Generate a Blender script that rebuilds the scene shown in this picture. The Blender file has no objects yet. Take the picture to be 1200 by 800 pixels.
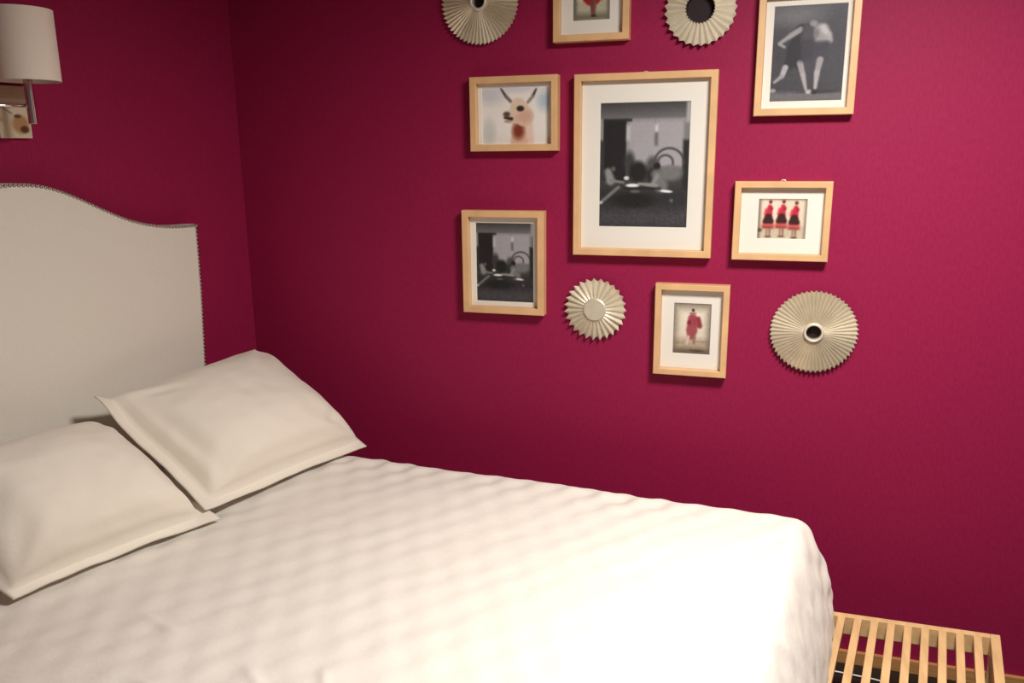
import bpy, bmesh, math, random
import numpy as np
from mathutils import Vector, Matrix, noise

C = bpy.context.scene.collection
random.seed(7)

# ------------------------------------------------------------------ camera
cam_d = bpy.data.cameras.new('camera')
cam = bpy.data.objects.new('camera', cam_d)
C.objects.link(cam)
cam_d.sensor_fit = 'HORIZONTAL'
cam_d.sensor_width = 36.0
cam_d.lens = 36.0 * 955.0 / 1200.0
cam_d.clip_start = 0.05
RT = Matrix(((0.95669640, -0.05741651, 0.28536880),
             (0.29093108, 0.22075332, -0.93092807),
             (-0.00954547, 0.97363819, 0.22789815)))
cam.matrix_world = Matrix.Translation((0.0, -2.5, 1.64)) @ RT.to_4x4()
bpy.context.scene.camera = cam

# ------------------------------------------------------------------ light and exposure
sc = bpy.context.scene
sc.view_settings.view_transform = 'Standard'
sc.view_settings.look = 'None'
sc.view_settings.gamma = 1.0
sc.view_settings.use_curve_mapping = False
sc.view_settings.exposure = 0.0

wd = bpy.data.worlds.new('world')
sc.world = wd
wd.use_nodes = True
wd.node_tree.nodes['Background'].inputs[0].default_value = (1.0, 0.93, 0.86, 1)
wd.node_tree.nodes['Background'].inputs[1].default_value = 0.04

LAMP = (0.36, -1.20, 2.40)
ld = bpy.data.lights.new('ceiling_light', 'AREA')
ld.shape = 'DISK'
ld.size = 0.46
ld.energy = 55.0
ld.spread = math.radians(172)
ld.color = (1.0, 0.95, 0.89)
lo = bpy.data.objects.new('ceiling_light', ld)
lo.location = LAMP
C.objects.link(lo)

# ------------------------------------------------------------------ helpers
def srgb(r, g, b):
    def f(c):
        c /= 255.0
        return c / 12.92 if c <= 0.04045 else ((c + 0.055) / 1.055) ** 2.4
    return (f(r), f(g), f(b), 1.0)

def material(name, col, rough=0.6, metal=0.0, var=0.0, scale=20.0, stretch=(1, 1, 1),
             bump=0.0, bscale=300.0, bdist=0.001, sheen=0.0, spec=0.5, bstretch=(1, 1, 1)):
    m = bpy.data.materials.new(name)
    m.use_nodes = True
    nt = m.node_tree
    b = nt.nodes['Principled BSDF']
    b.inputs['Base Color'].default_value = col
    b.inputs['Roughness'].default_value = rough
    b.inputs['Metallic'].default_value = metal
    b.inputs['Specular IOR Level'].default_value = spec
    if sheen:
        b.inputs['Sheen Weight'].default_value = sheen
    tc = nt.nodes.new('ShaderNodeTexCoord')
    if var:
        mp = nt.nodes.new('ShaderNodeMapping')
        mp.inputs['Scale'].default_value = stretch
        nz = nt.nodes.new('ShaderNodeTexNoise')
        nz.inputs['Scale'].default_value = scale
        nz.inputs['Detail'].default_value = 4
        rp = nt.nodes.new('ShaderNodeValToRGB')
        rp.color_ramp.elements[0].position = 0.3
        rp.color_ramp.elements[1].position = 0.7
        lo_ = [max(0, c * (1 - var)) for c in col[:3]] + [1]
        hi_ = [min(1, c * (1 + var)) for c in col[:3]] + [1]
        rp.color_ramp.elements[0].color = lo_
        rp.color_ramp.elements[1].color = hi_
        nt.links.new(tc.outputs['Object'], mp.inputs['Vector'])
        nt.links.new(mp.outputs['Vector'], nz.inputs['Vector'])
        nt.links.new(nz.outputs['Fac'], rp.inputs['Fac'])
        nt.links.new(rp.outputs['Color'], b.inputs['Base Color'])
    if bump:
        mp2 = nt.nodes.new('ShaderNodeMapping')
        mp2.inputs['Scale'].default_value = bstretch
        n2 = nt.nodes.new('ShaderNodeTexNoise')
        n2.inputs['Scale'].default_value = bscale
        n2.inputs['Detail'].default_value = 3
        bp = nt.nodes.new('ShaderNodeBump')
        bp.inputs['Strength'].default_value = bump
        bp.inputs['Distance'].default_value = bdist
        nt.links.new(tc.outputs['Object'], mp2.inputs['Vector'])
        nt.links.new(mp2.outputs['Vector'], n2.inputs['Vector'])
        nt.links.new(n2.outputs['Fac'], bp.inputs['Height'])
        nt.links.new(bp.outputs['Normal'], b.inputs['Normal'])
    return m

M = {}
M['wallpaper'] = material('crimson_wallpaper', (0.30, 0.0096, 0.063, 1), 0.62, var=0.10, scale=160, stretch=(1, 1, 0.35),
                          bump=0.35, bscale=420, bdist=0.0008, bstretch=(1, 1, 0.3), spec=0.22)
M['white_paint'] = material('white_paint', (0.50, 0.45, 0.40, 1), 0.8, bump=0.1, bscale=200)
M['floor'] = material('dark_floor', (0.012, 0.008, 0.006, 1), 0.4, var=0.4, scale=6, stretch=(1, 10, 1))
M['base_wood'] = material('baseboard_wood', (0.50, 0.25, 0.09, 1), 0.45, var=0.15, scale=8, stretch=(1, 1, 14))
M['birch'] = material('birch_wood', (0.74, 0.455, 0.225, 1), 0.42, var=0.10, scale=14, stretch=(1, 1, 1), bump=0.05, bscale=90)
M['pine'] = material('pine_wood', (0.76, 0.50, 0.24, 1), 0.42, var=0.14, scale=7, stretch=(6, 1, 6), bump=0.05, bscale=90)
M['mat'] = material('white_mat', (0.80, 0.77, 0.70, 1), 0.9, spec=0.2)
M['backing'] = material('backing_board', (0.30, 0.22, 0.14, 1), 0.9)
M['rosette'] = material('champagne_metal', (0.72, 0.64, 0.49, 1), 0.33, metal=0.62, var=0.06, scale=30)
M['ivory'] = material('ivory_metal', (0.76, 0.70, 0.57, 1), 0.42, metal=0.25, var=0.05, scale=30)
M['pale_metal'] = material('pale_champagne_metal', (0.72, 0.65, 0.51, 1), 0.42, metal=0.4, var=0.05, scale=30)
M['chrome'] = material('chrome', (0.80, 0.78, 0.76, 1), 0.14, metal=1.0)
M['hook'] = material('hook_metal', (0.85, 0.75, 0.6, 1), 0.35, metal=0.6)
M['shade'] = material('shade_fabric', (0.87, 0.78, 0.67, 1), 0.9, bump=0.2, bscale=500, bdist=0.0006, spec=0.2)
M['headboard'] = material('headboard_fabric', (0.78, 0.735, 0.645, 1), 0.85, var=0.03, scale=220, bump=0.25, bscale=700, bdist=0.0006, sheen=0.15, spec=0.2)
M['nail'] = material('nail_metal', (0.42, 0.36, 0.30, 1), 0.3, metal=0.9)
M['pillow'] = material('pillow_cotton', (0.81, 0.75, 0.65, 1), 0.9, bump=0.3, bscale=90, bdist=0.002, sheen=0.1, spec=0.2)
M['spread'] = material('bedspread_cotton', (0.83, 0.785, 0.71, 1), 0.88, bump=0.3, bscale=70, bdist=0.003, sheen=0.1, spec=0.2)
M['mattress'] = material('mattress_ticking', (0.7, 0.67, 0.6, 1), 0.9)
M['cord'] = material('white_plastic', (0.8, 0.8, 0.78, 1), 0.35)
M['bulb'] = material('frosted_bulb', (0.85, 0.83, 0.78, 1), 0.3)

pm = bpy.data.materials.new('printed_paper')
pm.use_nodes = True
_b = pm.node_tree.nodes['Principled BSDF']
_b.inputs['Roughness'].default_value = 0.55
_b.inputs['Specular IOR Level'].default_value = 0.3
_a = pm.node_tree.nodes.new('ShaderNodeVertexColor')
_a.layer_name = 'ink'
pm.node_tree.links.new(_a.outputs['Color'], _b.inputs['Base Color'])
M['print'] = pm

def add(name, bm_or_mesh, mat, parent=None, smooth=False, bevel=0.0):
    if isinstance(bm_or_mesh, bmesh.types.BMesh):
        me = bpy.data.meshes.new(name)
        bm_or_mesh.normal_update()
        bm_or_mesh.to_mesh(me)
        bm_or_mesh.free()
    else:
        me = bm_or_mesh
    if mat is not None:
        me.materials.append(M[mat])
    if smooth:
        me.polygons.foreach_set('use_smooth', [True] * len(me.polygons))
    o = bpy.data.objects.new(name, me)
    C.objects.link(o)
    if parent is not None:
        o.parent = parent
    if bevel:
        md = o.modifiers.new('bevel', 'BEVEL')
        md.width = bevel
        md.segments = 2
        md.limit_method = 'ANGLE'
    return o

def thing(name, label, cat, loc=(0, 0, 0), rotz=0.0, group=None):
    o = bpy.data.objects.new(name, None)
    o.empty_display_size = 0.05
    C.objects.link(o)
    o.location = loc
    o.rotation_euler = (0, 0, rotz)
    tag(o, label, cat, group)
    return o

def tag(o, label, cat, group=None):
    o['label'] = label
    o['category'] = cat
    if group:
        o['group'] = group
    return o

def structure(name, bm, mat):
    o = add(name, bm, mat)
    o['kind'] = 'structure'
    return o

def box(bm, x0, x1, y0, y1, z0, z1):
    v = [bm.verts.new(p) for p in ((x0, y0, z0), (x1, y0, z0), (x1, y1, z0), (x0, y1, z0),
                                   (x0, y0, z1), (x1, y0, z1), (x1, y1, z1), (x0, y1, z1))]
    for f in ((0, 3, 2, 1), (4, 5, 6, 7), (0, 1, 5, 4), (1, 2, 6, 5), (2, 3, 7, 6), (3, 0, 4, 7)):
        bm.faces.new([v[i] for i in f])
    return bm

def prism(bm, pts, z0, z1):
    """extrude a counter-clockwise plan outline from z0 to z1"""
    a = [bm.verts.new((p[0], p[1], z0)) for p in pts]
    b = [bm.verts.new((p[0], p[1], z1)) for p in pts]
    bm.faces.new(a[::-1])
    bm.faces.new(b)
    n = len(pts)
    for i in range(n):
        bm.faces.new((a[i], a[(i + 1) % n], b[(i + 1) % n], b[i]))
    return bm

def lathe(bm, prof, seg=48, axis='Z', closed=False):
    rings = []
    for r, h in prof:
        ring = []
        for k in range(seg):
            a = 2 * math.pi * k / seg
            c, s = r * math.cos(a), r * math.sin(a)
            ring.append(bm.verts.new((c, s, h) if axis == 'Z' else (c, -h, s)))
        rings.append(ring)
    idx = list(range(len(rings) - 1)) + ([len(rings) - 1] if closed else [])
    for i in idx:
        p, q = rings[i], rings[(i + 1) % len(rings)]
        for k in range(seg):
            f = (p[k], p[(k + 1) % seg], q[(k + 1) % seg], q[k])
            bm.faces.new(f)
    return bm

def tube(bm, pts, r, seg=14, cap=True):
    pts = [Vector(p) for p in pts]
    rings = []
    up = Vector((0, 0, 1))
    for i, p in enumerate(pts):
        d = (pts[min(i + 1, len(pts) - 1)] - pts[max(i - 1, 0)]).normalized()
        ref = up if abs(d.dot(up)) < 0.95 else Vector((1, 0, 0))
        a = d.cross(ref).normalized()
        b = d.cross(a).normalized()
        rings.append([bm.verts.new(p + r * (math.cos(2 * math.pi * k / seg) * a + math.sin(2 * math.pi * k / seg) * b)) for k in range(seg)])
    for i in range(len(rings) - 1):
        for k in range(seg):
            bm.faces.new((rings[i][k], rings[i][(k + 1) % seg], rings[i + 1][(k + 1) % seg], rings[i + 1][k]))
    if cap:
        bm.faces.new(rings[0][::-1])
        bm.faces.new(rings[-1])
    bmesh.ops.recalc_face_normals(bm, faces=bm.faces)
    return bm

# ------------------------------------------------------------------ the room
A7 = math.radians(7.0)
XC = -1.745
U = Vector((-math.sin(A7), -math.cos(A7), 0))     # along the headboard wall, towards the camera
N = Vector((math.cos(A7), -math.sin(A7), 0))      # out of the headboard wall
O = Vector((XC, 0, 0))
def hw(p, off, z):                                # a point on / off the headboard wall
    v = O + U * p + N * off
    return (v.x, v.y, z)

XR, YF, ZC = 2.3, -4.0, 2.62
FLOOR = 0.05
pl = O + U * (-YF / math.cos(A7))
room = [(XC, 0), (pl.x, YF), (XR, YF), (XR, 0)]
structure('floor', prism(bmesh.new(), room, -0.1, FLOOR), 'floor')
structure('ceiling', prism(bmesh.new(), [(-2.6, 0.15), (-2.6, YF - 0.15), (XR + 0.15, YF - 0.15), (XR + 0.15, 0.15)], ZC, ZC + 0.1), 'white_paint')
structure('wall_back', box(bmesh.new(), XC - 0.12, XR + 0.1, 0.0, 0.1, -0.1, ZC), 'wallpaper')
structure('wall_left', prism(bmesh.new(), [(XC, 0), (XC - 0.12, 0), (pl.x - 0.12, YF), (pl.x, YF)], -0.1, ZC), 'wallpaper')
structure('wall_right', box(bmesh.new(), XR, XR + 0.1, YF, 0.0, -0.1, ZC), 'white_paint')
structure('wall_front', box(bmesh.new(), pl.x - 0.12, XR + 0.1, YF - 0.1, YF, -0.1, ZC), 'white_paint')

def skirting(pts):
    return prism(bmesh.new(), pts, FLOOR, 0.09)
o = structure('baseboard_back', skirting([(XC, -0.014), (XR, -0.014), (XR, 0), (XC, 0)]), 'base_wood')
e0, e1 = hw(0.02, 0.014, 0), hw(3.9, 0.014, 0)
f0, f1 = hw(0.02, 0, 0), hw(3.9, 0, 0)
o = structure('baseboard_left', skirting([f0[:2], f1[:2], e1[:2], e0[:2]]), 'base_wood')

# ------------------------------------------------------------------ bed: headboard, base, mattress
bed = thing('bed', 'bed with cream upholstered camelback headboard edged in nailheads, against the crimson wall', 'bed',
            (-0.85, -0.98, 0.05))
def local(o, root):
    o.parent = root
    o.matrix_parent_inverse = Matrix.Translation(-Vector(root.location))

# bed plan corners (top edges of the covered mattress)
FH = Vector((-1.70, -0.228, 0)); FF = Vector((0.183, -0.352, 0))
NH = Vector((-1.855, -1.60, 0)); NF = Vector((-0.044, -1.69, 0))
def plan(s, t):
    return FH * (1 - s) * (1 - t) + FF * s * (1 - t) + NH * (1 - s) * t + NF * s * t

def bed_slab(name, s0, s1, t0, t1, z0, z1, mat, bev):
    pts = [plan(s0, t0), plan(s0, t1), plan(s1, t1), plan(s1, t0)]
    o = add(name, prism(bmesh.new(), [(p.x, p.y) for p in pts], z0, z1), mat, bevel=bev)
    local(o, bed)
    return o
bed_slab('mattress', 0.02, 0.985, 0.02, 0.98, 0.34, 0.66, 'mattress', 0.05)
bed_slab('bed_base', 0.03, 0.95, 0.03, 0.97, 0.14, 0.34, 'headboard', 0.015)
for s in (0.07, 0.91):
    for t in (0.07, 0.93):
        p = plan(s, t)
        o = add('leg', lathe(bmesh.new(), [(0.0001, FLOOR), (0.018, FLOOR), (0.026, 0.14), (0.0001, 0.14)], 20), 'pine', smooth=False)
        o.location = (p.x, p.y, 0)
        local(o, bed)

# headboard outline in (p, z): right half, then mirrored about its middle
half = [(0.322, 0.25), (0.318, 0.94), (0.302, 1.21), (0.297, 1.4235), (0.355, 1.4245),
        (0.398, 1.427), (0.447, 1.433), (0.494, 1.4425), (0.545, 1.457), (0.595, 1.477), (0.647, 1.501), (0.699, 1.526),
        (0.747, 1.547), (0.795, 1.563), (0.840, 1.5705), (0.890, 1.573)]
MID = 0.890
outline = half + [(2 * MID - p, z) for p, z in half[::-1][1:]]
def densify(pts, step=0.02):
    out = []
    for i in range(len(pts) - 1):
        a, b = Vector(pts[i]), Vector(pts[i + 1])
        n = max(1, int((b - a).length / step))
        out += [tuple(a.lerp(b, k / n)) for k in range(n)]
    out.append(pts[-1])
    return out
ol = densify(outline)
def inset(pts, d):
    res = []
    n = len(pts)
    cen = Vector((MID, 0.9))
    for i in range(n):
        a, b = Vector(pts[max(i - 1, 0)]), Vector(pts[min(i + 1, n - 1)])
        t = (b - a).normalized()
        nn = Vector((t.y, -t.x))
        if nn.dot(cen - Vector(pts[i])) < 0:
            nn = -nn
        e = (Vector(pts[i]) - a) if i else (b - Vector(pts[i]))
        e.normalize()
        mit = max(0.5, abs(nn.dot(Vector((e.y, -e.x)))))
        res.append(tuple(Vector(pts[i]) + nn * d / mit))
    return res
bm = bmesh.new()
rings = []
for d, off in ((0.0, 0.004), (0.0, 0.058), (0.003, 0.065), (0.008, 0.0685), (0.013, 0.070)):
    q = inset(ol, d)
    if d:
        q[0] = (q[0][0], 0.25); q[-1] = (q[-1][0], 0.25)
    rings.append([bm.verts.new(hw(p, off, z)) for p, z in q])
n = len(ol)
for i in range(len(rings) - 1):
    for k in range(n):
        bm.faces.new((rings[i][k], rings[i][(k + 1) % n], rings[i + 1][(k + 1) % n], rings[i + 1][k]))
for rg in (rings[0], rings[-1]):
    for k in range((n - 1) // 2):
        q4 = [rg[k], rg[k + 1], rg[n - 2 - k], rg[n - 1 - k]]
        if len(set(q4)) == 3:
            q4 = q4[:2] + q4[3:]
        bm.faces.new(q4)
bmesh.ops.recalc_face_normals(bm, faces=bm.faces)
hb = add('headboard', bm, 'headboard')
hb.data.polygons.foreach_set('use_smooth', [abs(p.normal.dot(N)) < 0.998 for p in hb.data.polygons])
local(hb, bed)
hb['label'] = 'cream fabric camelback headboard'

# nailhead trim: a dome every 11 mm round the edge
walk = []
path = inset(densify(outline, 0.002), 0.0055)
acc = 0.0
last = Vector(path[0])
for p in path[1:]:
    v = Vector(p)
    acc += (v - last).length
    last = v
    if acc >= 0.0112:
        acc = 0.0
        walk.append(tuple(v))
dome = bmesh.new()
lathe(dome, [(0.0050, 0.0), (0.0046, 0.0018), (0.0034, 0.0034), (0.0016, 0.0043), (0.0001, 0.0045)], 10)
dome_me = bpy.data.meshes.new('nail')
bmesh.ops.recalc_face_normals(dome, faces=dome.faces)
dome.to_mesh(dome_me); dome.free()
dome_me.materials.append(M['nail'])
dome_me.polygons.foreach_set('use_smooth', [True] * len(dome_me.polygons))
seen = [w for w in walk if w[0] < MID + 0.1 and w[1] > 0.93][:100]
rest = [w for w in walk if w not in seen]
rot_n = Vector((0, 0, 1)).rotation_difference(N)
for p, z in seen:
    o = bpy.data.objects.new('nail', dome_me)
    C.objects.link(o)
    o.location = Vector(hw(p, 0.0672, z)) - bed.location
    o.rotation_mode = 'QUATERNION'
    o.rotation_quaternion = rot_n
    o.parent = hb
    o.matrix_parent_inverse = Matrix.Identity(4)
bm = bmesh.new()
for p, z in rest:
    t = bmesh.new(); t.from_mesh(dome_me)
    bmesh.ops.transform(t, matrix=Matrix.Translation(Vector(hw(p, 0.0672, z))) @ rot_n.to_matrix().to_4x4(), verts=t.verts)
    tm = bpy.data.meshes.new('t'); t.to_mesh(tm); t.free()
    bm.from_mesh(tm)
    bpy.data.meshes.remove(tm)
o = add('nail', bm, 'nail', smooth=True)
o.parent = hb
o.matrix_parent_inverse = Matrix.Translation(-Vector(bed.location))
o['kind'] = 'stuff'
for o in list(hb.children):
    # hb itself carries the inverse of the root offset: keep its children in world place
    o.matrix_parent_inverse = (Matrix.Translation(Vector(bed.location)) @ o.matrix_parent_inverse) if o.get('kind') == 'stuff' \
        else Matrix.Translation(Vector(bed.location))

# ------------------------------------------------------------------ bedspread
def _profile():
    """the cloth's turn over the edge: outward / downward run after e metres"""
    tab, o, d = [(0.0, 0.0)], 0.0, 0.0
    for i in range(400):
        e = (i + 0.5) * 0.001
        th = math.radians(64.0 * (1 - math.exp(-(e / 0.040) ** 1.6)) + 24.0 * max(0.0, e - 0.10) / 0.25)
        o += 0.001 * math.cos(th)
        d += 0.001 * math.sin(th)
        tab.append((o, d))
    return tab
PROFILE = _profile()
def drape(e):
    i = min(398, int(e * 1000))
    f = min(1.0, e * 1000 - i)
    a, b = PROFILE[i], PROFILE[i + 1]
    return a[0] * (1 - f) + b[0] * f, a[1] * (1 - f) + b[1] * f
ZT = 0.692
L, W = 1.87, 1.36
DROP = 0.350
INS = 0.055                                     # the rounding starts this far inside the edge
FN = Vector((0.986, -0.166, 0)); SN0 = Vector((0.066, 0.998, 0)); SN1 = Vector((-0.05, -0.998, 0))
CREASES = [(0.96, 1.06, 1.05, 1.12, 0.006), (1.10, 1.02, 1.15, 1.08, 0.006), (0.62, 0.98, 0.74, 1.01, 0.005), (1.63, 0.72, 1.72, 0.80, 0.005), (1.58, 1.02, 1.70, 1.10, 0.005), (0.78, 1.16, 0.92, 1.19, 0.005)]
def spread_height(a, b):
    amp = 0.0017 + 0.0032 * math.exp(-((b - 0.05) / 0.10) ** 2)
    amp *= 0.75 + 0.9 * (0.5 + noise.noise(Vector((a * 4, b * 4, 11.0))))
    wob = 0.012 * noise.noise(Vector((a * 5, b * 5, 21.0)))
    h = amp * math.cos(2 * math.pi * (a + wob) / 0.098) * math.cos(math.pi * (b + wob) / 0.078)
    for a0, b0, a1, b1, ch in CREASES:
        t = max(0.0, min(1.0, ((a - a0) * (a1 - a0) + (b - b0) * (b1 - b0)) / ((a1 - a0) ** 2 + (b1 - b0) ** 2)))
        dd = math.hypot(a - a0 - t * (a1 - a0), b - b0 - t * (b1 - b0))
        h += ch * math.exp(-(dd / 0.011) ** 2) * math.sin(math.pi * (0.1 + 0.8 * t))
    h += 0.0011 * noise.noise(Vector((a * 26, b * 26, 31.0)))
    v = Vector((a * 3.0, b * 3.0, 2.0))
    h += 0.006 * noise.noise(v)
    w = a * 0.5 + b * 0.86
    h += 0.0034 * noise.noise(Vector((w * 9, a * 1.6 - b, 5.0)))
    return h
def fold(u, e, seed):
    k = min(1.0, e / 0.12)
    return k * (0.011 * noise.noise(Vector((u * 5.0, e * 2.0, seed))) + 0.004 * noise.noise(Vector((u * 16.0 + e * 9, e * 5, seed + 3)))
                + 0.002 * noise.noise(Vector((u * 34, e * 22, seed + 5))))
na, nb = 330, 300
A = np.concatenate([np.linspace(0.0, L - INS, 250)[:-1], np.linspace(L - INS, L - INS + DROP, na - 249)])
side = 50
B = np.concatenate([np.linspace(-DROP, 0, side)[:-1] + INS, np.linspace(INS, W - INS, nb - 2 * side + 2), (W - INS) + np.linspace(0, DROP, side)[1:]])
bm = bmesh.new()
grid = []
for a in A:
    row = []
    for b in B:
        ea = max(0.0, a - (L - INS))
        eb = max(0.0, INS - b, b - (W - INS))
        e = math.hypot(ea, eb)
        ca, cb = min(a, L - INS), min(max(b, INS), W - INS)
        base = plan(ca / L, cb / W)
        h = spread_height(a, b)
        if e > 1e-9:
            sn = SN0 if b < W / 2 else SN1
            if e > DROP:
                ea, eb = ea * DROP / e, eb * DROP / e
                e = DROP
            d = (FN * ea + sn * eb) / e
            d.normalize()
            out, down = drape(e)
            k = min(1.0, e / 0.12)
            out += fold(ca + cb * 1.0 if ea > eb else ca, e, 1.0 if ea > eb else 9.0)
            nrm = d * k + Vector((0, 0, 1)) * (1 - k)
            p = base + d * out + Vector((0, 0, ZT - down)) + nrm * h * (1 - 0.4 * k)
        else:
            p = base + Vector((0, 0, ZT + h))
        row.append(bm.verts.new(p))
    grid.append(row)
for i in range(len(A) - 1):
    for j in range(len(B) - 1):
        bm.faces.new((grid[i][j], grid[i + 1][j], grid[i + 1][j + 1], grid[i][j + 1]))
bmesh.ops.recalc_face_normals(bm, faces=bm.faces)
bs = add('bedspread', bm, 'spread', smooth=True)
tag(bs, 'cream quilted bedspread with soft rows of bumps, draped over the bed', 'bedspread')

# ------------------------------------------------------------------ pillows
def pillow(name, label, bl, br, tr, tl, front, back, seed, curl, fl, folds):
    bl, br, tr, tl = map(Vector, (bl, br, tr, tl))
    cen = (bl + br + tr + tl) / 4
    nrm = ((br - bl) + (tr - tl)).cross((tl - bl) + (tr - br)).normalized()
    G = 84
    FX0, FX1, FY0, FY1 = fl                     # flange as a fraction of the half size: left, right, bottom, top
    def pos(u, v):
        # sides drawn in a little between the corners
        uu = u * (1 - 0.035 * (1 - v * v))
        vv = v * (1 - 0.045 * (1 - u * u))
        s, t = (uu + 1) / 2, (vv + 1) / 2
        p = bl * (1 - s) * (1 - t) + br * s * (1 - t) + tr * s * t + tl * (1 - s) * t
        x = min(1, abs(u) / (1 - (FX0 if u < 0 else FX1)))
        y = min(1, abs(v) / (1 - (FY0 if v < 0 else FY1)))
        bodyf = max(0.0, (1 - x ** 2.6)) ** 0.42 * max(0.0, (1 - y ** 2.6)) ** 0.42
        return p, bodyf
    def wr(u, v):
        w = 0.010 * noise.noise(Vector((u * 1.6, v * 1.6, seed)))
        for cx, cy in ((-1, -1), (1, -1), (1, 1), (-1, 1)):
            dx, dy = u - cx, v - cy
            r = math.hypot(dx, dy)
            th = math.atan2(dy, dx)
            w += 0.0042 * math.exp(-((r - 0.42) / 0.28) ** 2) * math.sin(th * 11 + seed * 2 + cx)
        for u0, v0, u1, v1, dep, wid in folds:
            t = max(0.0, min(1.0, ((u - u0) * (u1 - u0) + (v - v0) * (v1 - v0)) / ((u1 - u0) ** 2 + (v1 - v0) ** 2)))
            dd = math.hypot(u - u0 - t * (u1 - u0), v - v0 - t * (v1 - v0))
            w -= dep * math.exp(-(dd / wid) ** 2) * math.sin(math.pi * (0.08 + 0.84 * t))
        return w + 0.003 * noise.noise(Vector((u * 5, v * 5, seed + 2)))
    bm = bmesh.new()
    F, K = [], []
    for i in range(G + 1):
        fr, kr = [], []
        for j in range(G + 1):
            u, v = -1 + 2 * i / G, -1 + 2 * j / G
            p, body = pos(u, v)
            edge = max(abs(u), abs(v))
            q = min(1.0, max(0.0, (edge - 0.88) / 0.12))
            wave = q * (0.007 * noise.noise(Vector((u * 3.5, v * 3.5, seed + 7)))) + curl(u, v)
            f = front * body + wr(u, v) * min(1.0, body * 1.6) + 0.003 + wave
            b = -back * body - 0.003 + wave
            fr.append(bm.verts.new(p + nrm * f))
            on_rim = i in (0, G) or j in (0, G)
            kr.append(fr[-1] if False else bm.verts.new(p + nrm * b))
        F.append(fr); K.append(kr)
    for i in range(G):
        for j in range(G):
            bm.faces.new((F[i][j], F[i + 1][j], F[i + 1][j + 1], F[i][j + 1]))
            bm.faces.new((K[i][j], K[i][j + 1], K[i + 1][j + 1], K[i + 1][j]))
    rim = [(i, 0) for i in range(G)] + [(G, j) for j in range(G)] + [(i, G) for i in range(G, 0, -1)] + [(0, j) for j in range(G, 0, -1)]
    for k in range(len(rim)):
        a, b = rim[k], rim[(k + 1) % len(rim)]
        bm.faces.new((F[a[0]][a[1]], K[a[0]][a[1]], K[b[0]][b[1]], F[b[0]][b[1]]))
    bmesh.ops.recalc_face_normals(bm, faces=bm.faces)
    o = add(name, bm, 'pillow', smooth=True)
    tag(o, label, 'pillow', 'cream pillows against the headboard')
    return o
def curl_left(u, v):
    # its inner side is pressed down under the neighbour
    return -0.040 * max(0.0, (u - 0.5) / 0.5) ** 1.4 * max(0.0, min(1.0, (v + 0.9) / 0.6))
def curl_right(u, v):
    # the side beside the other pillow rides up, its upper corner flops over
    d = math.hypot(u + 1, v - 1)
    return 0.030 * math.exp(-(d / 0.35) ** 2) + 0.030 * (1 + 0.25 * v) * max(0.0, (-u - 0.55) / 0.45) ** 1.5
pillow('pillow', 'cream flanged pillow nearest the camera, its lower left corner at the photo edge',
       (-1.497, -1.300, 0.709), (-1.318, -0.832, 0.706), (-1.690, -0.752, 0.925), (-1.765, -1.39, 0.962), 0.140, 0.04, 3.0, curl_left, (0.03, 0.17, 0.12, 0.03), ((-0.9, -0.4, -0.55, 0.3, 0.007, 0.07), (0.5, 0.8, 0.8, 0.4, 0.006, 0.06), (-0.5, -0.78, 0.6, -0.80, 0.010, 0.05)))
pillow('pillow', 'cream flanged pillow farther back, beside the photo wall and overlapping its neighbour',
       (-1.358, -0.850, 0.718), (-1.190, -0.245, 0.707), (-1.630, -0.180, 0.985), (-1.700, -0.838, 0.962), 0.140, 0.02, 8.0, curl_right, (0.14, 0.03, 0.12, 0.04), ((-0.80, 0.80, -0.72, -0.75, 0.020, 0.075), (-0.78, 0.80, -0.45, 0.55, 0.012, 0.06), (-0.6, -0.80, 0.9, -0.80, 0.012, 0.05), (0.55, -0.75, 0.85, -0.45, 0.006, 0.06)))

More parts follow.
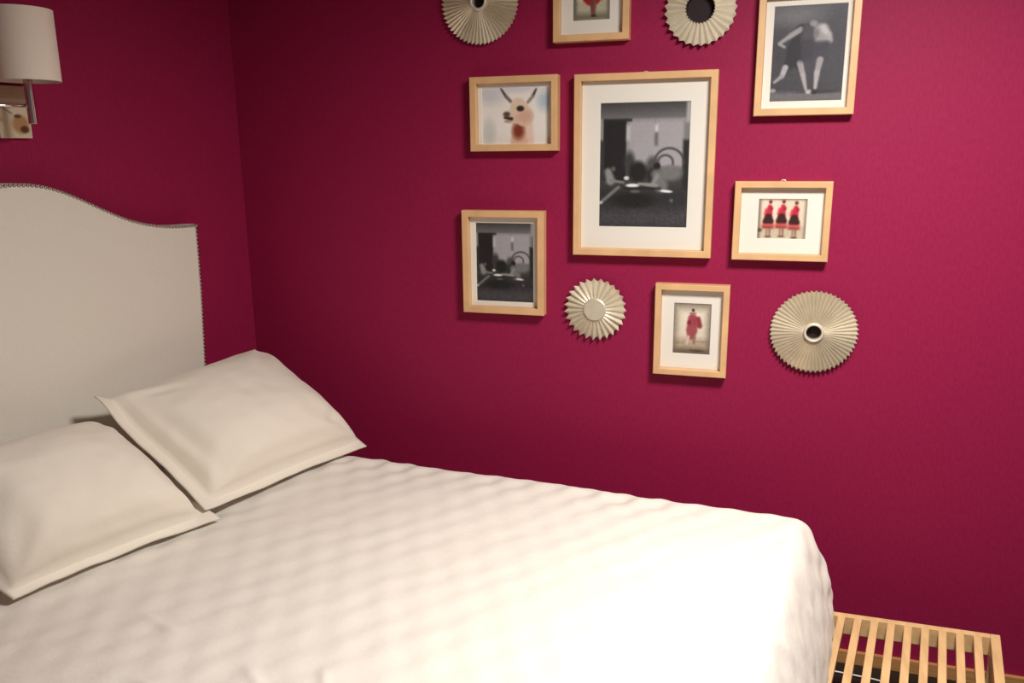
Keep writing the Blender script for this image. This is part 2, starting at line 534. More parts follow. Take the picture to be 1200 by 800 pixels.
# ------------------------------------------------------------------ prints
class Ink:
    """a small painted sheet, kept as one colour per grid point"""
    def __init__(s, w, h, px=0.0016):
        s.nx, s.ny = max(12, int(w / px)), max(12, int(h / px))
        s.w, s.h = w, h
        y, x = np.mgrid[0:s.ny, 0:s.nx]
        s.u, s.v = x / (s.nx - 1.0), y / (s.ny - 1.0)
        s.c = np.zeros((s.ny, s.nx, 3))
        s.rng = np.random.RandomState(4)
        s.asp = h / w
    def mix(s, m, col):
        col = np.array(col if not np.isscalar(col) else (col, col, col), float)
        s.c = s.c * (1 - m[..., None]) + col * m[..., None]
    def fill(s, col):
        s.mix(np.ones_like(s.u), col)
    def grad(s, v0, v1, c0, c1):
        t = np.clip((s.v - v0) / (v1 - v0), 0, 1)[..., None]
        m = ((s.v >= v0) & (s.v <= v1))[..., None]
        g = np.array(c0, float) * (1 - t) + np.array(c1, float) * t
        s.c = np.where(m, g, s.c)
    def ell(s, cx, cy, rx, ry, col, soft=0.35, a=1.0, ang=0.0):
        dx, dy = s.u - cx, (s.v - cy)
        ca, sa = math.cos(ang), math.sin(ang)
        X, Y = dx * ca + dy * s.asp * sa, -dx * sa + dy * s.asp * ca
        d = np.sqrt((X / rx) ** 2 + (Y / (ry * s.asp)) ** 2)
        s.mix(a * np.clip((1 + soft / 2 - d) / soft, 0, 1), col)
    def cap(s, x0, y0, x1, y1, r0, r1, col, soft=0.014, a=1.0):
        A0, A1 = np.array([x0, y0 * s.asp]), np.array([x1, y1 * s.asp])
        d = A1 - A0
        px, py = s.u - A0[0], s.v * s.asp - A0[1]
        t = np.clip((px * d[0] + py * d[1]) / max(1e-9, d @ d), 0, 1)
        dist = np.hypot(px - t * d[0], py - t * d[1]) - (r0 + (r1 - r0) * t)
        s.mix(a * np.clip(0.5 - dist / soft, 0, 1), col)
    def rect(s, x0, y0, x1, y1, col, soft=0.012, a=1.0):
        d = np.maximum(np.maximum(x0 - s.u, s.u - x1), np.maximum(y0 - s.v, s.v - y1))
        s.mix(a * np.clip(0.5 - d / soft, 0, 1), col)
    def ring(s, cx, cy, r, wd, col, a=1.0, top=True):
        d = np.hypot(s.u - cx, (s.v - cy) * s.asp)
        m = np.clip(1.2 - np.abs(d - r) / wd, 0, 1)
        if top:
            m = m * (s.v < cy + 0.02)
        s.mix(a * m, col)
    def noise(s, amt, v0=0.0, v1=1.0, step=2):
        n = s.rng.rand(s.ny // step + 2, s.nx // step + 2)
        n = np.repeat(np.repeat(n, step, 0), step, 1)[:s.ny, :s.nx] - 0.5
        s.c = s.c + ((s.v >= v0) & (s.v <= v1))[..., None] * n[..., None] * amt
    def vignette(s, col, strength):
        d = np.maximum(np.abs(s.u - .5), np.abs(s.v - .5)) * 2
        s.mix(strength * np.clip((d - 0.55) / 0.45, 0, 1) ** 1.5, col)
    def mesh(s, name, depth=0.0):
        for _ in range(2):                       # the prints are soft
            p = np.pad(s.c, ((1, 1), (1, 1), (0, 0)), 'edge')
            s.c = (p[:-2, 1:-1] + p[2:, 1:-1] + p[1:-1, :-2] + p[1:-1, 2:] + 2 * p[1:-1, 1:-1]) / 6.0
        c = np.clip(s.c, 0, 255) / 255.0
        lin = np.where(c <= 0.04045, c / 12.92, ((c + 0.055) / 1.055) ** 2.4)
        xs = (s.u - 0.5) * s.w
        zs = (0.5 - s.v) * s.h
        co = np.stack([xs, np.zeros_like(xs), zs], -1).reshape(-1, 3)
        i = np.arange((s.ny - 1) * (s.nx - 1))
        r, q = i // (s.nx - 1), i % (s.nx - 1)
        a = r * s.nx + q
        faces = np.stack([a, a + s.nx, a + s.nx + 1, a + 1], -1)
        me = bpy.data.meshes.new(name)
        me.from_pydata(co.tolist(), [], faces.tolist())
        at = me.color_attributes.new('ink', 'FLOAT_COLOR', 'POINT')
        rgba = np.concatenate([lin.reshape(-1, 3), np.ones((s.ny * s.nx, 1))], 1).astype(np.float32)
        at.data.foreach_set('color', rgba.ravel())
        return me

def ink_yard(w, h):
    k = Ink(w, h)
    k.grad(0, 0.13, (62,) * 3, (108, 106, 110)); k.grad(0.13, 0.5, (128, 126, 130), (150, 147, 152)); k.grad(0.5, 1.0, (70,) * 3, (44,) * 3)
    k.rect(0.33, 0.14, 0.93, 0.52, (160, 157, 163), 0.05)
    k.rect(0.0, 0.13, 0.05, 0.30, (140,) * 3)
    k.rect(0.04, 0.135, 0.30, 0.62, (34, 32, 34)); k.rect(0.04, 0.128, 0.36, 0.15, (40,) * 3)
    k.rect(0.0, 0.30, 0.05, 0.62, (52,) * 3, 0.03)
    k.rect(0.30, 0.18, 0.345, 0.30, (182,) * 3, 0.03); k.ell(0.34, 0.47, 0.06, 0.08, (58,) * 3, 0.8)
    k.rect(0.61, 0.13, 0.618, 0.32, (120,) * 3); k.rect(0.615, 0.18, 0.65, 0.24, (205,) * 3, 0.03); k.rect(0.62, 0.24, 0.65, 0.34, (92,) * 3, 0.03)
    k.rect(0.94, 0.17, 1.0, 0.32, (120,) * 3, 0.03); k.rect(0.93, 0.30, 1.0, 0.70, (36,) * 3, 0.03); k.rect(0.955, 0.0, 1.0, 0.16, (165,) * 3, 0.03)
    k.ring(0.78, 0.48, 0.16, 0.016, (62,) * 3); k.ring(0.74, 0.48, 0.085, 0.016, (70,) * 3)
    k.ell(0.80, 0.56, 0.13, 0.06, (112,) * 3, 0.6); k.ell(0.60, 0.50, 0.07, 0.07, (72,) * 3, 0.8)
    k.ell(0.44, 0.55, 0.10, 0.085, (30,) * 3, 0.5); k.ell(0.60, 0.58, 0.06, 0.06, (36,) * 3, 0.5)
    k.rect(0.0, 0.68, 1.0, 1.0, (44, 43, 46), 0.12); k.rect(0.0, 0.85, 1.0, 1.0, (66, 65, 68), 0.1)
    k.cap(0.10, 0.55, 0.13, 0.62, 0.04, 0.05, (138,) * 3, 0.04); k.ell(0.16, 0.525, 0.025, 0.02, (90,) * 3, 0.5); k.cap(0.13, 0.62, 0.28, 0.635, 0.018, 0.012, (125,) * 3)
    k.cap(0.02, 0.80, 0.22, 0.675, 0.018, 0.018, (118,) * 3, 0.02); k.ell(0.02, 0.80, 0.022, 0.012, (190,) * 3)
    k.ell(0.31, 0.60, 0.03, 0.016, (215,) * 3, 0.5); k.ell(0.65, 0.505, 0.038, 0.028, (28,) * 3, 0.4)
    k.cap(0.64, 0.57, 0.70, 0.66, 0.05, 0.075, (112,) * 3, 0.05); k.cap(0.66, 0.58, 0.60, 0.65, 0.02, 0.02, (138,) * 3, 0.03); k.cap(0.45, 0.645, 0.64, 0.66, 0.014, 0.024, (140,) * 3)
    k.ell(0.38, 0.66, 0.075, 0.015, (236,) * 3, 0.5); k.ell(0.41, 0.71, 0.055, 0.014, (105,) * 3, 0.5)
    k.ell(0.76, 0.705, 0.07, 0.011, (232,) * 3, 0.5, 1, 0.08); k.rect(0.28, 0.675, 0.70, 0.69, (30,) * 3, 0.02)
    k.ell(0.40, 0.78, 0.22, 0.06, (30,) * 3, 0.6); k.ell(0.82, 0.78, 0.022, 0.016, (92,) * 3, 0.5)
    k.noise(8); k.noise(14, 0.8, 1.0, 3)
    return k

def ink_boxers(w, h):
    k = Ink(w, h)
    k.grad(0, 0.55, (84, 84, 90), (70, 69, 76)); k.grad(0.55, 1.0, (70, 69, 76), (60, 59, 65))
    k.ell(0.30, 0.10, 0.35, 0.10, (108, 108, 113), 1.2); k.ell(0.15, 0.5, 0.22, 0.2, (62, 61, 68), 1.2); k.ell(0.9, 0.5, 0.2, 0.35, (68, 67, 74), 1.2)
    k.rect(0, 0.9, 1, 1, (102, 100, 104), 0.05); k.ell(0.7, 0.9, 0.3, 0.02, (56, 55, 62), 0.8)
    D, S = (44, 42, 50), (150, 147, 151)
    k.cap(0.40, 0.27, 0.34, 0.45, 0.10, 0.12, D, 0.03); k.cap(0.34, 0.45, 0.26, 0.60, 0.12, 0.08, D, 0.03)
    k.cap(0.30, 0.55, 0.20, 0.66, 0.06, 0.05, D, 0.03); k.cap(0.34, 0.5, 0.39, 0.62, 0.10, 0.06, D, 0.03)
    k.cap(0.38, 0.25, 0.25, 0.31, 0.040, 0.036, S); k.cap(0.25, 0.31, 0.10, 0.385, 0.034, 0.022, S); k.cap(0.10, 0.39, 0.17, 0.425, 0.024, 0.018, (150, 147, 151))
    k.cap(0.20, 0.64, 0.16, 0.73, 0.042, 0.034, (168, 164, 168)); k.cap(0.16, 0.73, 0.06, 0.79, 0.028, 0.020, (150, 147, 151)); k.ell(0.04, 0.88, 0.045, 0.022, (150, 146, 148), 0.5)
    k.cap(0.40, 0.60, 0.45, 0.72, 0.044, 0.034, S); k.cap(0.45, 0.72, 0.50, 0.87, 0.036, 0.020, (160, 157, 160)); k.ell(0.54, 0.90, 0.045, 0.024, (170, 167, 168), 0.5)
    k.ell(0.47, 0.24, 0.07, 0.055, (70, 67, 74), 0.5); k.ell(0.52, 0.33, 0.13, 0.10, (74, 72, 80), 0.6); k.ell(0.55, 0.195, 0.05, 0.032, (142, 139, 142), 0.5)
    k.cap(0.63, 0.25, 0.66, 0.36, 0.065, 0.085, (150, 147, 151), 0.05); k.cap(0.69, 0.24, 0.75, 0.31, 0.050, 0.045, (186, 183, 185), 0.05)
    k.cap(0.76, 0.33, 0.78, 0.37, 0.045, 0.04, (168, 165, 168), 0.04); k.cap(0.68, 0.31, 0.76, 0.345, 0.010, 0.010, (150, 147, 151), 0.04); k.ell(0.60, 0.30, 0.03, 0.05, (118, 116, 120), 0.9)
    k.rect(0.52, 0.38, 0.78, 0.56, (64, 62, 71), 0.04); k.rect(0.40, 0.36, 0.56, 0.58, (58, 56, 65), 0.06)
    k.cap(0.67, 0.57, 0.64, 0.70, 0.046, 0.036, S); k.cap(0.64, 0.70, 0.63, 0.86, 0.040, 0.022, (164, 161, 164)); k.ell(0.62, 0.905, 0.045, 0.022, (40, 38, 44), 0.4)
    k.noise(10)
    return k

def ink_llama(w, h):
    k = Ink(w, h)
    k.fill((236, 232, 226)); k.ell(0.10, 0.12, 0.22, 0.16, (206, 206, 214), 1.2); k.ell(0.55, 0.02, 0.3, 0.08, (212, 210, 220), 1.0)
    k.ell(0.93, 0.25, 0.10, 0.15, (178, 196, 210), 1.2); k.ell(0.10, 0.78, 0.10, 0.22, (205, 207, 203), 1.0)
    dk, fur, tan = (58, 44, 38), (226, 202, 180), (196, 150, 128)
    k.cap(0.29, 0.03, 0.36, 0.16, 0.012, 0.020, (70, 66, 64)); k.cap(0.36, 0.16, 0.43, 0.25, 0.022, 0.022, (120, 110, 100)); 
    k.cap(0.80, 0.05, 0.75, 0.17, 0.012, 0.022, (70, 60, 56)); k.cap(0.75, 0.17, 0.68, 0.27, 0.022, 0.020, (150, 135, 120))
    k.cap(0.60, 0.60, 0.58, 1.0, 0.13, 0.16, (222, 186, 164), 0.03); k.ell(0.54, 0.76, 0.085, 0.14, (130, 58, 38), 0.9); k.cap(0.68, 0.5, 0.72, 0.98, 0.05, 0.05, (232, 205, 188), 0.05)
    k.cap(0.54, 0.34, 0.62, 0.50, 0.115, 0.14, fur, 0.03); k.cap(0.55, 0.46, 0.36, 0.49, 0.10, 0.055, fur, 0.02); k.cap(0.40, 0.585, 0.52, 0.56, 0.035, 0.06, (218, 190, 168), 0.02); k.ell(0.64, 0.52, 0.10, 0.12, (214, 172, 150), 0.9)
    k.ell(0.57, 0.375, 0.055, 0.05, dk, 0.4); k.ell(0.37, 0.47, 0.05, 0.045, (92, 76, 68), 0.5); k.cap(0.34, 0.53, 0.44, 0.55, 0.014, 0.024, dk); k.ell(0.38, 0.595, 0.05, 0.022, (176, 150, 132), 0.5)
    k.noise(6)
    return k

def figure_red(k, cx, y0, s, head=(92, 44, 40)):
    # a small person in a red jacket and wide dark skirt with a red hem
    k.ell(cx + 0.02, y0 + 0.035 * s, 0.036 * s, 0.045 * s, head, 0.6)
    k.cap(cx + 0.01, y0 + 0.15 * s, cx - 0.005, y0 + 0.32 * s, 0.045 * s, 0.075 * s, (190, 40, 62), 0.03)
    k.cap(cx - 0.06 * s, y0 + 0.22 * s, cx - 0.085 * s, y0 + 0.34 * s, 0.025 * s, 0.022 * s, (214, 60, 78), 0.03)
    k.ell(cx + 0.05 * s, y0 + 0.20 * s, 0.03 * s, 0.05 * s, (150, 30, 48), 0.8)
    k.cap(cx - 0.01, y0 + 0.42 * s, cx - 0.01, y0 + 0.50 * s, 0.085 * s, 0.115 * s, (58, 24, 22), 0.03)
    k.rect(cx - 0.135 * s, y0 + 0.57 * s, cx + 0.115 * s, y0 + 0.64 * s, (206, 92, 88), 0.05)
    k.rect(cx - 0.125 * s, y0 + 0.63 * s, cx + 0.105 * s, y0 + 0.69 * s, (146, 52, 52), 0.05)
    k.cap(cx - 0.03, y0 + 0.7 * s, cx - 0.03, y0 + 0.86 * s, 0.018 * s, 0.014 * s, (150, 104, 92), 0.03)
    k.cap(cx + 0.03, y0 + 0.7 * s, cx + 0.03, y0 + 0.86 * s, 0.018 * s, 0.014 * s, (130, 84, 74), 0.03)
    k.ell(cx, y0 + 0.89 * s, 0.07 * s, 0.02 * s, (84, 62, 54), 0.7)

def ink_trio(w, h):
    k = Ink(w, h)
    k.fill((222, 205, 182)); k.ell(0.28, 0.22, 0.2, 0.2, (240, 214, 196), 1.0); k.rect(0, 0.68, 1, 1, (196, 184, 158), 0.15)
    k.rect(0, 0, 0.05, 1, (96, 84, 72), 0.08); k.rect(0.96, 0, 1, 1, (110, 96, 84), 0.08); k.rect(0, 0, 1, 0.03, (120, 104, 92), 0.08); k.ell(0.04, 0.78, 0.06, 0.05, (90, 72, 60), 0.6)
    for cx, y0 in ((0.23, 0.05), (0.50, 0.04), (0.76, 0.07)):
        figure_red(k, cx, y0, 1.0)
    k.noise(12)
    return k

def ink_single(w, h):
    k = Ink(w, h)
    k.fill((214, 204, 184)); k.ell(0.52, 0.30, 0.3, 0.26, (232, 222, 204), 1.1); k.rect(0, 0.70, 1, 1, (176, 160, 138), 0.12); k.rect(0, 0.90, 1, 1, (118, 100, 86), 0.1)
    k.vignette((92, 80, 70), 0.75)
    k.ell(0.52, 0.14, 0.04, 0.035, (74, 46, 44), 0.5); k.rect(0.43, 0.19, 0.60, 0.21, (110, 52, 54), 0.02)
    k.cap(0.51, 0.30, 0.50, 0.52, 0.12, 0.14, (158, 66, 78), 0.05); k.cap(0.66, 0.30, 0.70, 0.44, 0.06, 0.07, (140, 56, 66), 0.05); k.cap(0.50, 0.54, 0.49, 0.64, 0.14, 0.11, (156, 76, 82), 0.06)
    k.ell(0.42, 0.38, 0.05, 0.04, (112, 40, 48), 0.7); k.cap(0.42, 0.66, 0.38, 0.80, 0.035, 0.026, (214, 190, 176), 0.03); k.cap(0.58, 0.66, 0.56, 0.78, 0.035, 0.03, (146, 110, 96), 0.03)
    k.rect(0.08, 0.78, 0.3, 0.79, (130, 112, 98), 0.02); k.rect(0.6, 0.74, 0.92, 0.75, (130, 112, 98), 0.02); k.ell(0.64, 0.93, 0.2, 0.02, (80, 62, 54), 0.7)
    k.noise(14)
    return k

def ink_skirt(w, h):
    k = Ink(w, h)
    k.fill((186, 180, 156)); k.rect(0, 0, 0.10, 1, (92, 92, 80), 0.12); k.rect(0.92, 0, 1, 1, (110, 104, 92), 0.1); k.ell(0.22, 0.55, 0.12, 0.12, (206, 200, 176), 1.0)
    k.rect(0, 0.88, 1, 1, (116, 112, 94), 0.12)
    k.ell(0.52, 0.10, 0.06, 0.05, (90, 54, 48), 0.4); k.cap(0.52, 0.22, 0.52, 0.40, 0.10, 0.12, (188, 32, 52), 0.03)
    k.cap(0.40, 0.24, 0.34, 0.46, 0.04, 0.04, (176, 34, 50), 0.03); k.cap(0.64, 0.24, 0.70, 0.46, 0.04, 0.04, (176, 34, 50), 0.03)
    k.cap(0.52, 0.44, 0.52, 0.58, 0.15, 0.25, (172, 36, 48), 0.03); k.rect(0.25, 0.56, 0.80, 0.62, (214, 92, 88), 0.03); k.rect(0.28, 0.62, 0.78, 0.66, (150, 26, 40), 0.03)
    k.cap(0.51, 0.68, 0.53, 0.88, 0.05, 0.035, (110, 66, 54), 0.03); k.cap(0.60, 0.68, 0.58, 0.88, 0.04, 0.03, (130, 80, 66), 0.03); k.ell(0.56, 0.92, 0.08, 0.02, (50, 38, 32), 0.5)
    k.noise(12)
    return k

# ------------------------------------------------------------------ picture frames on the photo wall
def loop_rect(bm, prof, w, h):
    """sweep a moulding profile (inset, height off the wall) round a w x h rectangle, mitred"""
    rings = []
    for sx, sz in ((-1, -1), (1, -1), (1, 1), (-1, 1)):
        rings.append([bm.verts.new((sx * (w / 2 - i), -d, sz * (h / 2 - i))) for i, d in prof])
    n = len(prof)
    for c in range(4):
        p, q = rings[c], rings[(c + 1) % 4]
        for k in range(n):
            bm.faces.new((p[k], p[(k + 1) % n], q[(k + 1) % n], q[k]))
    bmesh.ops.recalc_face_normals(bm, faces=bm.faces)
    return bm

def picture_frame(label, x0, x1, z0, z1, rail, px0, px1, pz0, pz1, ink, hook=False, depth=0.036, rec=0.014):
    w, h = x1 - x0, z1 - z0
    cx, cz = (x0 + x1) / 2, (z0 + z1) / 2
    t = thing('picture_frame', label, 'picture frame', (cx, 0, cz), 0, 'birch picture frames on the photo wall')
    c = 0.0016
    prof = [(0, 0.001), (0, depth - c), (c, depth), (rail - c, depth), (rail, depth - c), (rail, 0.001)]
    add('wooden_frame', loop_rect(bmesh.new(), prof, w, h), 'birch', t)
    pw, ph = px1 - px0, pz1 - pz0
    dx, dz = (px0 + px1) / 2 - cx, (pz0 + pz1) / 2 - cz
    # mat: a board with a bevelled window
    bm = bmesh.new()
    ow, oh = w / 2 - rail - 0.0005, h / 2 - rail - 0.0005
    def ring(xa, xb, za, zb, d):
        return [bm.verts.new(p) for p in ((xa, -d, za), (xb, -d, za), (xb, -d, zb), (xa, -d, zb))]
    r = [ring(-ow, ow, -oh, oh, rec - 0.0018), ring(-ow, ow, -oh, oh, rec),
         ring(dx - pw / 2 - 0.001, dx + pw / 2 + 0.001, dz - ph / 2 - 0.001, dz + ph / 2 + 0.001, rec),
         ring(dx - pw / 2, dx + pw / 2, dz - ph / 2, dz + ph / 2, rec - 0.0018)]
    for i in range(4):
        a, b = r[i], r[(i + 1) % 4]
        for k in range(4):
            bm.faces.new((a[k], a[(k + 1) % 4], b[(k + 1) % 4], b[k]))
    bmesh.ops.recalc_face_normals(bm, faces=bm.faces)
    add('mat', bm, 'mat', t)
    o = add('print', ink(pw + 0.003, ph + 0.003).mesh('print'), 'print', t)
    o.location = (dx, -(rec - 0.002), dz)
    add('backing', box(bmesh.new(), -ow, ow, -(rec - 0.0025), -0.002, -oh, oh), 'backing', t)
    if hook:
        bm = bmesh.new()
        tube(bm, [(-0.007, -0.010, h / 2), (-0.005, -0.010, h / 2 + 0.0025), (0, -0.010, h / 2 + 0.004), (0.005, -0.010, h / 2 + 0.0025), (0.007, -0.010, h / 2)], 0.0016, 8)
        add('hanger', bm, 'hook', t, smooth=True)
    return t

picture_frame('largest birch frame, black-and-white yard scene in a wide white mat',
              -0.556, -0.141, 1.3245, 1.857, 0.0205, -0.479, -0.2165, 1.412, 1.774, ink_yard, True)
picture_frame('small landscape birch frame with a llama head picture on pale paper',
              -0.8855, -0.6065, 1.6385, 1.860, 0.0205, -0.852, -0.636, 1.660, 1.828, ink_llama)
picture_frame('small portrait birch frame with a dark black-and-white yard print and narrow mat',
              -0.921, -0.6495, 1.126, 1.4565, 0.0215, -0.880, -0.6895, 1.1635, 1.4155, ink_yard)
picture_frame('birch frame with a black-and-white photo of two boxers, highest at the right',
              -0.0415, 0.220, 1.7275, 2.055, 0.0195, 0.000, 0.187, 1.767, 2.016, ink_boxers)
picture_frame('small landscape birch frame with three figures in red jackets in a row',
              -0.0805, 0.1835, 1.323, 1.548, 0.0185, -0.012, 0.1195, 1.3845, 1.4975, ink_trio, True)
picture_frame('small portrait birch frame with one figure in a red coat, lowest of the frames',
              -0.299, -0.0795, 0.961, 1.2435, 0.0185, -0.2425, -0.132, 1.0265, 1.183, ink_single)
picture_frame('small portrait birch frame cut by the top of the photo, figure in a red skirt',
              -0.621, -0.397, 1.949, 2.229, 0.0195, -0.565, -0.4575, 2.009, 2.166, ink_skirt)

# ------------------------------------------------------------------ pleated wall rosettes
def pleated(bm, r0, r1, n, a0, a1, d0, d1, tip, back):
    """n radial folds from radius r0 to r1; fold half-height a0..a1, standing d0..d1 off the wall"""
    steps = 7
    F = []
    for k in range(2 * n):
        ridge = k % 2 == 0
        th = math.pi * k / n
        col = []
        for i in range(steps + 1):
            f = i / steps
            r = r0 + (r1 - r0) * f
            if not ridge:
                r = r0 + (r1 * tip - r0) * f
            amp = a0 + (a1 - a0) * f
            d = d0 + (d1 - d0) * f + (amp if ridge else -amp)
            col.append(bm.verts.new((r * math.cos(th), -d, r * math.sin(th))))
        F.append(col)
    m = len(F)
    for k in range(m):
        p, q = F[k], F[(k + 1) % m]
        for i in range(steps):
            bm.faces.new((p[i], p[i + 1], q[i + 1], q[i]))
    bmesh.ops.recalc_face_normals(bm, faces=bm.faces)
    bmesh.ops.solidify(bm, geom=bm.faces[:], thickness=0.0012)
    return bm

def rosette(label, x, z, r, n, hole, hub, mat, style):
    t = thing('rosette', label, 'wall decoration', (x, 0, z), 0, 'pleated metal rosettes on the photo wall')
    if style == 'fine':
        add('pleated_disc', pleated(bmesh.new(), hub * 0.85, r, n, 0.0006, 0.0030, 0.026, 0.016, 0.945, 0), mat, t)
        prof = [(hole, 0.004), (hole, 0.031), (hole + 0.0015, 0.034), ((hole + hub) / 2, 0.0355), (hub - 0.0015, 0.033), (hub, 0.029), (hub, 0.004)]
        b2 = lathe(bmesh.new(), prof, 48, 'Y', True)
        bmesh.ops.recalc_face_normals(b2, faces=b2.faces)
        add('hub_ring', b2, 'ivory', t, smooth=True)
        b3 = lathe(bmesh.new(), [(0.0001, 0.006), (hole * 0.99, 0.006), (hole * 0.99, 0.001), (0.0001, 0.001)], 32, 'Y', True)
        bmesh.ops.recalc_face_normals(b3, faces=b3.faces)
        o = add('hole_shade_disc', b3, 'hole_shade', t)  # added dark disc, stands in for the shaded wall behind the hole
        o['label'] = 'added dark disc for the shade inside the hub'
    elif style == 'open':
        add('pleated_disc', pleated(bmesh.new(), hole, r, n, 0.0030, 0.0065, 0.030, 0.018, 0.925, 0), mat, t)
        b3 = lathe(bmesh.new(), [(hole * 0.97, 0.002), (hole * 0.97, 0.030), (hole * 1.04, 0.030), (hole * 1.04, 0.002)], 48, 'Y', True)
        bmesh.ops.recalc_face_normals(b3, faces=b3.faces)
        add('hole_shade_collar', b3, 'hole_shade', t, smooth=False)  # coloured dark to deepen the shade inside the centre
        b3 = lathe(bmesh.new(), [(0.0001, 0.004), (hole * 0.965, 0.004), (hole * 0.965, 0.001), (0.0001, 0.001)], 32, 'Y', True)
        bmesh.ops.recalc_face_normals(b3, faces=b3.faces)
        o = add('hole_shade_disc', b3, 'hole_shade', t)  # dark sheet where only the wall in shadow would show
        o['label'] = 'added dark disc for the shade in the open centre'
    else:
        add('pleated_disc', pleated(bmesh.new(), hub * 0.9, r, n, 0.0012, 0.0058, 0.024, 0.014, 0.885, 0), mat, t)
        b2 = lathe(bmesh.new(), [(0.0001, 0.029), (hub * 0.9, 0.0285), (hub, 0.026), (hub, 0.012), (0.0001, 0.012)], 48, 'Y', True)
        bmesh.ops.recalc_face_normals(b2, faces=b2.faces)
        o = add('centre_disc', b2, mat, t)
    return t
M['hole_shade'] = material('hole_shade_colour', (0.018, 0.004, 0.006, 1), 0.7)  # shade of the rosette holes put into a near-black colour
rosette('finely pleated champagne rosette with a dark hub hole, upper left above the llama frame', -0.853, 2.077, 0.1235, 56, 0.0185, 0.0275, 'rosette', 'fine')
rosette('pale rosette with wide open dark centre, between two frames along the top', -0.199, 2.022, 0.1005, 29, 0.0390, 0.0, 'ivory', 'open')
rosette('small pleated rosette with a flat disc centre, beside the lower corner of the largest frame', -0.487, 1.152, 0.0995, 27, 0.0, 0.0365, 'pale_metal', 'disc')
rosette('finely pleated champagne rosette with dark hub hole, lowest at the right', 0.162, 1.115, 0.1235, 56, 0.0205, 0.0290, 'rosette', 'fine')

# ------------------------------------------------------------------ wall lamp and little picture on the headboard wall
sx, sy, _ = hw(0.853, 0.125, 0)
wl = thing('wall_lamp', 'wall lamp with cream drum shade and chrome arm, above the headboard at the photo edge', 'wall lamp', (sx, sy, 1.715))
def wpt(p, off, z):
    v = hw(p, off, z)
    return (v[0] - sx, v[1] - sy, v[2] - 1.715)
bm = lathe(bmesh.new(), [(0.074, 0.100), (0.074, 0.264), (0.0725, 0.264), (0.0725, 0.100)], 64, 'Z', True)
bmesh.ops.recalc_face_normals(bm, faces=bm.faces)
o = add('lamp_shade', bm, 'shade', wl, smooth=True)
mdf = o.modifiers.new('edge', 'EDGE_SPLIT'); mdf.split_angle = math.radians(40)
bm = lathe(bmesh.new(), [(0.0001, 0.0), (0.0095, 0.0), (0.0105, 0.001), (0.0105, 0.128), (0.0095, 0.129), (0.0001, 0.129)], 28, 'Z')
bmesh.ops.recalc_face_normals(bm, faces=bm.faces)
o = add('stem', bm, 'chrome', wl, smooth=True)
mdf = o.modifiers.new('edge', 'EDGE_SPLIT'); mdf.split_angle = math.radians(40)
add('arm', tube(bmesh.new(), [(0, 0, 0.043), wpt(0.94, 0.075, 1.758), wpt(1.0, 0.012, 1.758)], 0.0042, 12), 'chrome', wl, smooth=True)
bm = bmesh.new()
pp = [(-0.045, -0.05), (0.045, -0.05), (0.045, 0.05), (-0.045, 0.05)]
prism(bm, [wpt(1.0 + 0.03 * a, 0.0005 + 0.012 * b, 0)[:2] for a, b in ((-1, 0), (-1, 1), (1, 1), (1, 0))], -0.01, 0.10)
bmesh.ops.recalc_face_normals(bm, faces=bm.faces)
add('wall_plate', bm, 'chrome', wl, bevel=0.002)
bm = bmesh.new()
for k in range(3):
    a = 2 * math.pi * k / 3
    tube(bm, [(0.009 * math.cos(a), 0.009 * math.sin(a), 0.112), (0.0735 * math.cos(a), 0.0735 * math.sin(a), 0.112)], 0.0013, 6)
add('shade_spider', bm, 'chrome', wl)
bm = lathe(bmesh.new(), [(0.012, 0.129), (0.014, 0.15), (0.026, 0.18), (0.028, 0.20), (0.02, 0.222), (0.0001, 0.23)], 24)
bmesh.ops.recalc_face_normals(bm, faces=bm.faces)
add('bulb', bm, 'bulb', wl, smooth=True)

def ink_small_llama(w, h):
    k = Ink(w, h, 0.0012)
    k.fill((214, 200, 172)); k.grad(0, 0.34, (176, 150, 122), (190, 168, 140)); k.rect(0, 0.24, 1, 0.30, (205, 190, 165), 0.04)  # browner top band paints the lamp shade's shadow into the print
    k.cap(0.05, 0.38, 0.42, 0.53, 0.018, 0.018, (120, 110, 92), 0.05)
    k.ell(0.66, 0.74, 0.26, 0.18, (176, 134, 92), 0.5); k.ell(0.60, 0.58, 0.12, 0.035, (98, 66, 40), 0.5); k.ell(0.78, 0.84, 0.14, 0.07, (92, 56, 36), 0.6)
    k.noise(8)
    return k
pc = hw(0.8235, 0, 1.747)
sp = thing('small_picture', 'small unframed llama picture on the headboard wall behind the lamp arm', 'picture', pc, 0)
sp.rotation_euler = (0, 0, math.atan2(-N.x, N.y) + math.pi) # local -Y points out of the wall
sp.rotation_euler = (0, 0, math.pi / 2 - A7)
add('canvas_block', box(bmesh.new(), -0.043, 0.043, -0.018, -0.001, -0.064, 0.064), 'mat', sp, bevel=0.0015)
o = add('print', ink_small_llama(0.083, 0.125).mesh('print'), 'print', sp)
o.location = (0, -0.0185, 0)

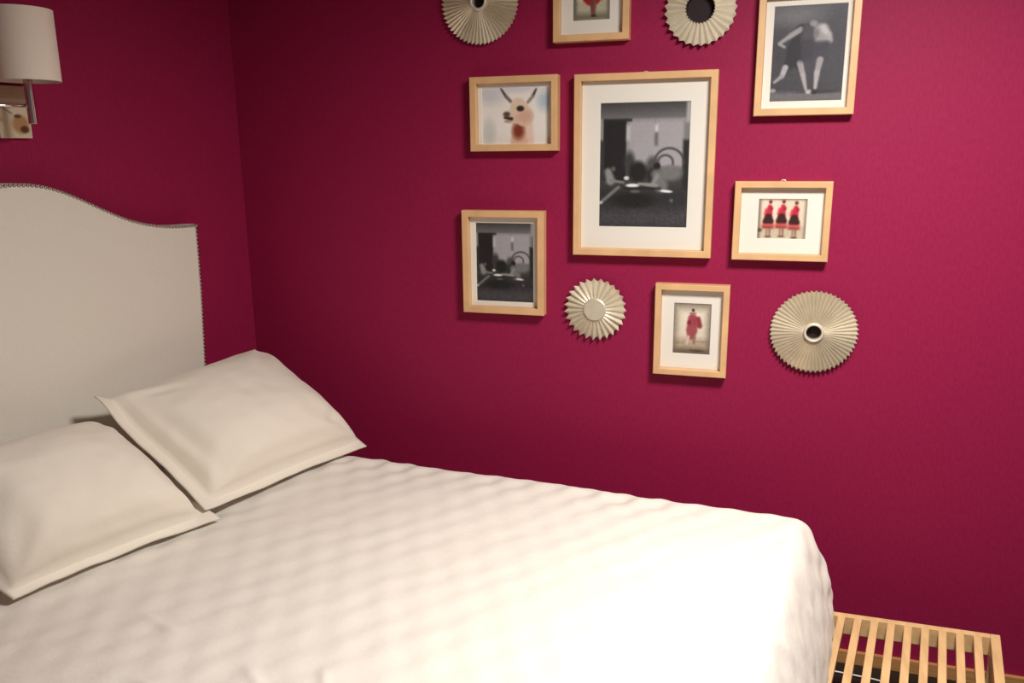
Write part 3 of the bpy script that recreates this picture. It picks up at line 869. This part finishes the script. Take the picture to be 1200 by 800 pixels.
# ------------------------------------------------------------------ slatted bench at the foot of the bed
SK = Vector((-0.182, -0.983, 0))
bench = thing('slatted_bench', 'pale wooden bench with narrow open slats at the foot of the bed', 'bench', (0.43, -0.45, 0.05))
ZB = 0.360
BY, BLEN = -0.252, 0.46
def skewbox(name, x, wd, y0, ln, z0, z1):
    """a bar running with the slats: centre x at the back edge, width wd"""
    a = Vector((x, BY, 0)) + SK * y0
    b = Vector((x, BY, 0)) + SK * (y0 + ln)
    pts = [(a.x - wd / 2, a.y), (b.x - wd / 2, b.y), (b.x + wd / 2, b.y), (a.x + wd / 2, a.y)]
    o = add(name, prism(bmesh.new(), pts, z0, z1), 'pine', bevel=0.002)
    local(o, bench)
    return o
XL, XE = 0.2325, 0.664
for k in range(9):
    skewbox('slat', 0.2805 + 0.0426 * k, 0.0205, 0.021, BLEN - 0.042, ZB - 0.02, ZB)
skewbox('end_rail', XE, 0.024, 0.0, BLEN, ZB - 0.055, ZB)
skewbox('end_rail', XL, 0.036, 0.0, BLEN, ZB - 0.055, ZB)
def longbar(name, off, wd, z0, z1, xa=XL, xb=XE, ia=0.018, ib=0.012):
    p = Vector((0, BY, 0)) + SK * off
    q = Vector((0, BY, 0)) + SK * (off + wd)
    pts = [(xa + ia + p.x, p.y), (xa + ia + q.x, q.y), (xb - ib + q.x, q.y), (xb - ib + p.x, p.y)]
    o = add(name, prism(bmesh.new(), pts, z0, z1), 'pine', bevel=0.002)
    local(o, bench)
    return o
longbar('long_rail', 0.0, 0.020, ZB - 0.055, ZB)
longbar('long_rail', BLEN - 0.02, 0.020, ZB - 0.055, ZB)
for x, wd in ((XE, 0.024), (XL, 0.030)):
    for y0 in (0.02, BLEN - 0.05):
        skewbox('leg', x, wd, y0, 0.03, FLOOR, ZB - 0.055)
longbar('stretcher', 0.40, 0.018, 0.16, 0.185)

# thin pale cord on the floor under the bench
cd = [(x, y, FLOOR + 0.004) for x, y in [(0.05,-0.06),(0.2,-0.068),(0.31,-0.074),(0.357,-0.078),(0.4,-0.081),(0.44,-0.089),(0.5,-0.12),(0.56,-0.2),(0.6,-0.32)]]
o = add('cord', tube(bmesh.new(), cd, 0.0025, 8), 'cord', smooth=True)
tag(o, 'thin pale cord on the dark floor seen through the bench slats', 'cord')
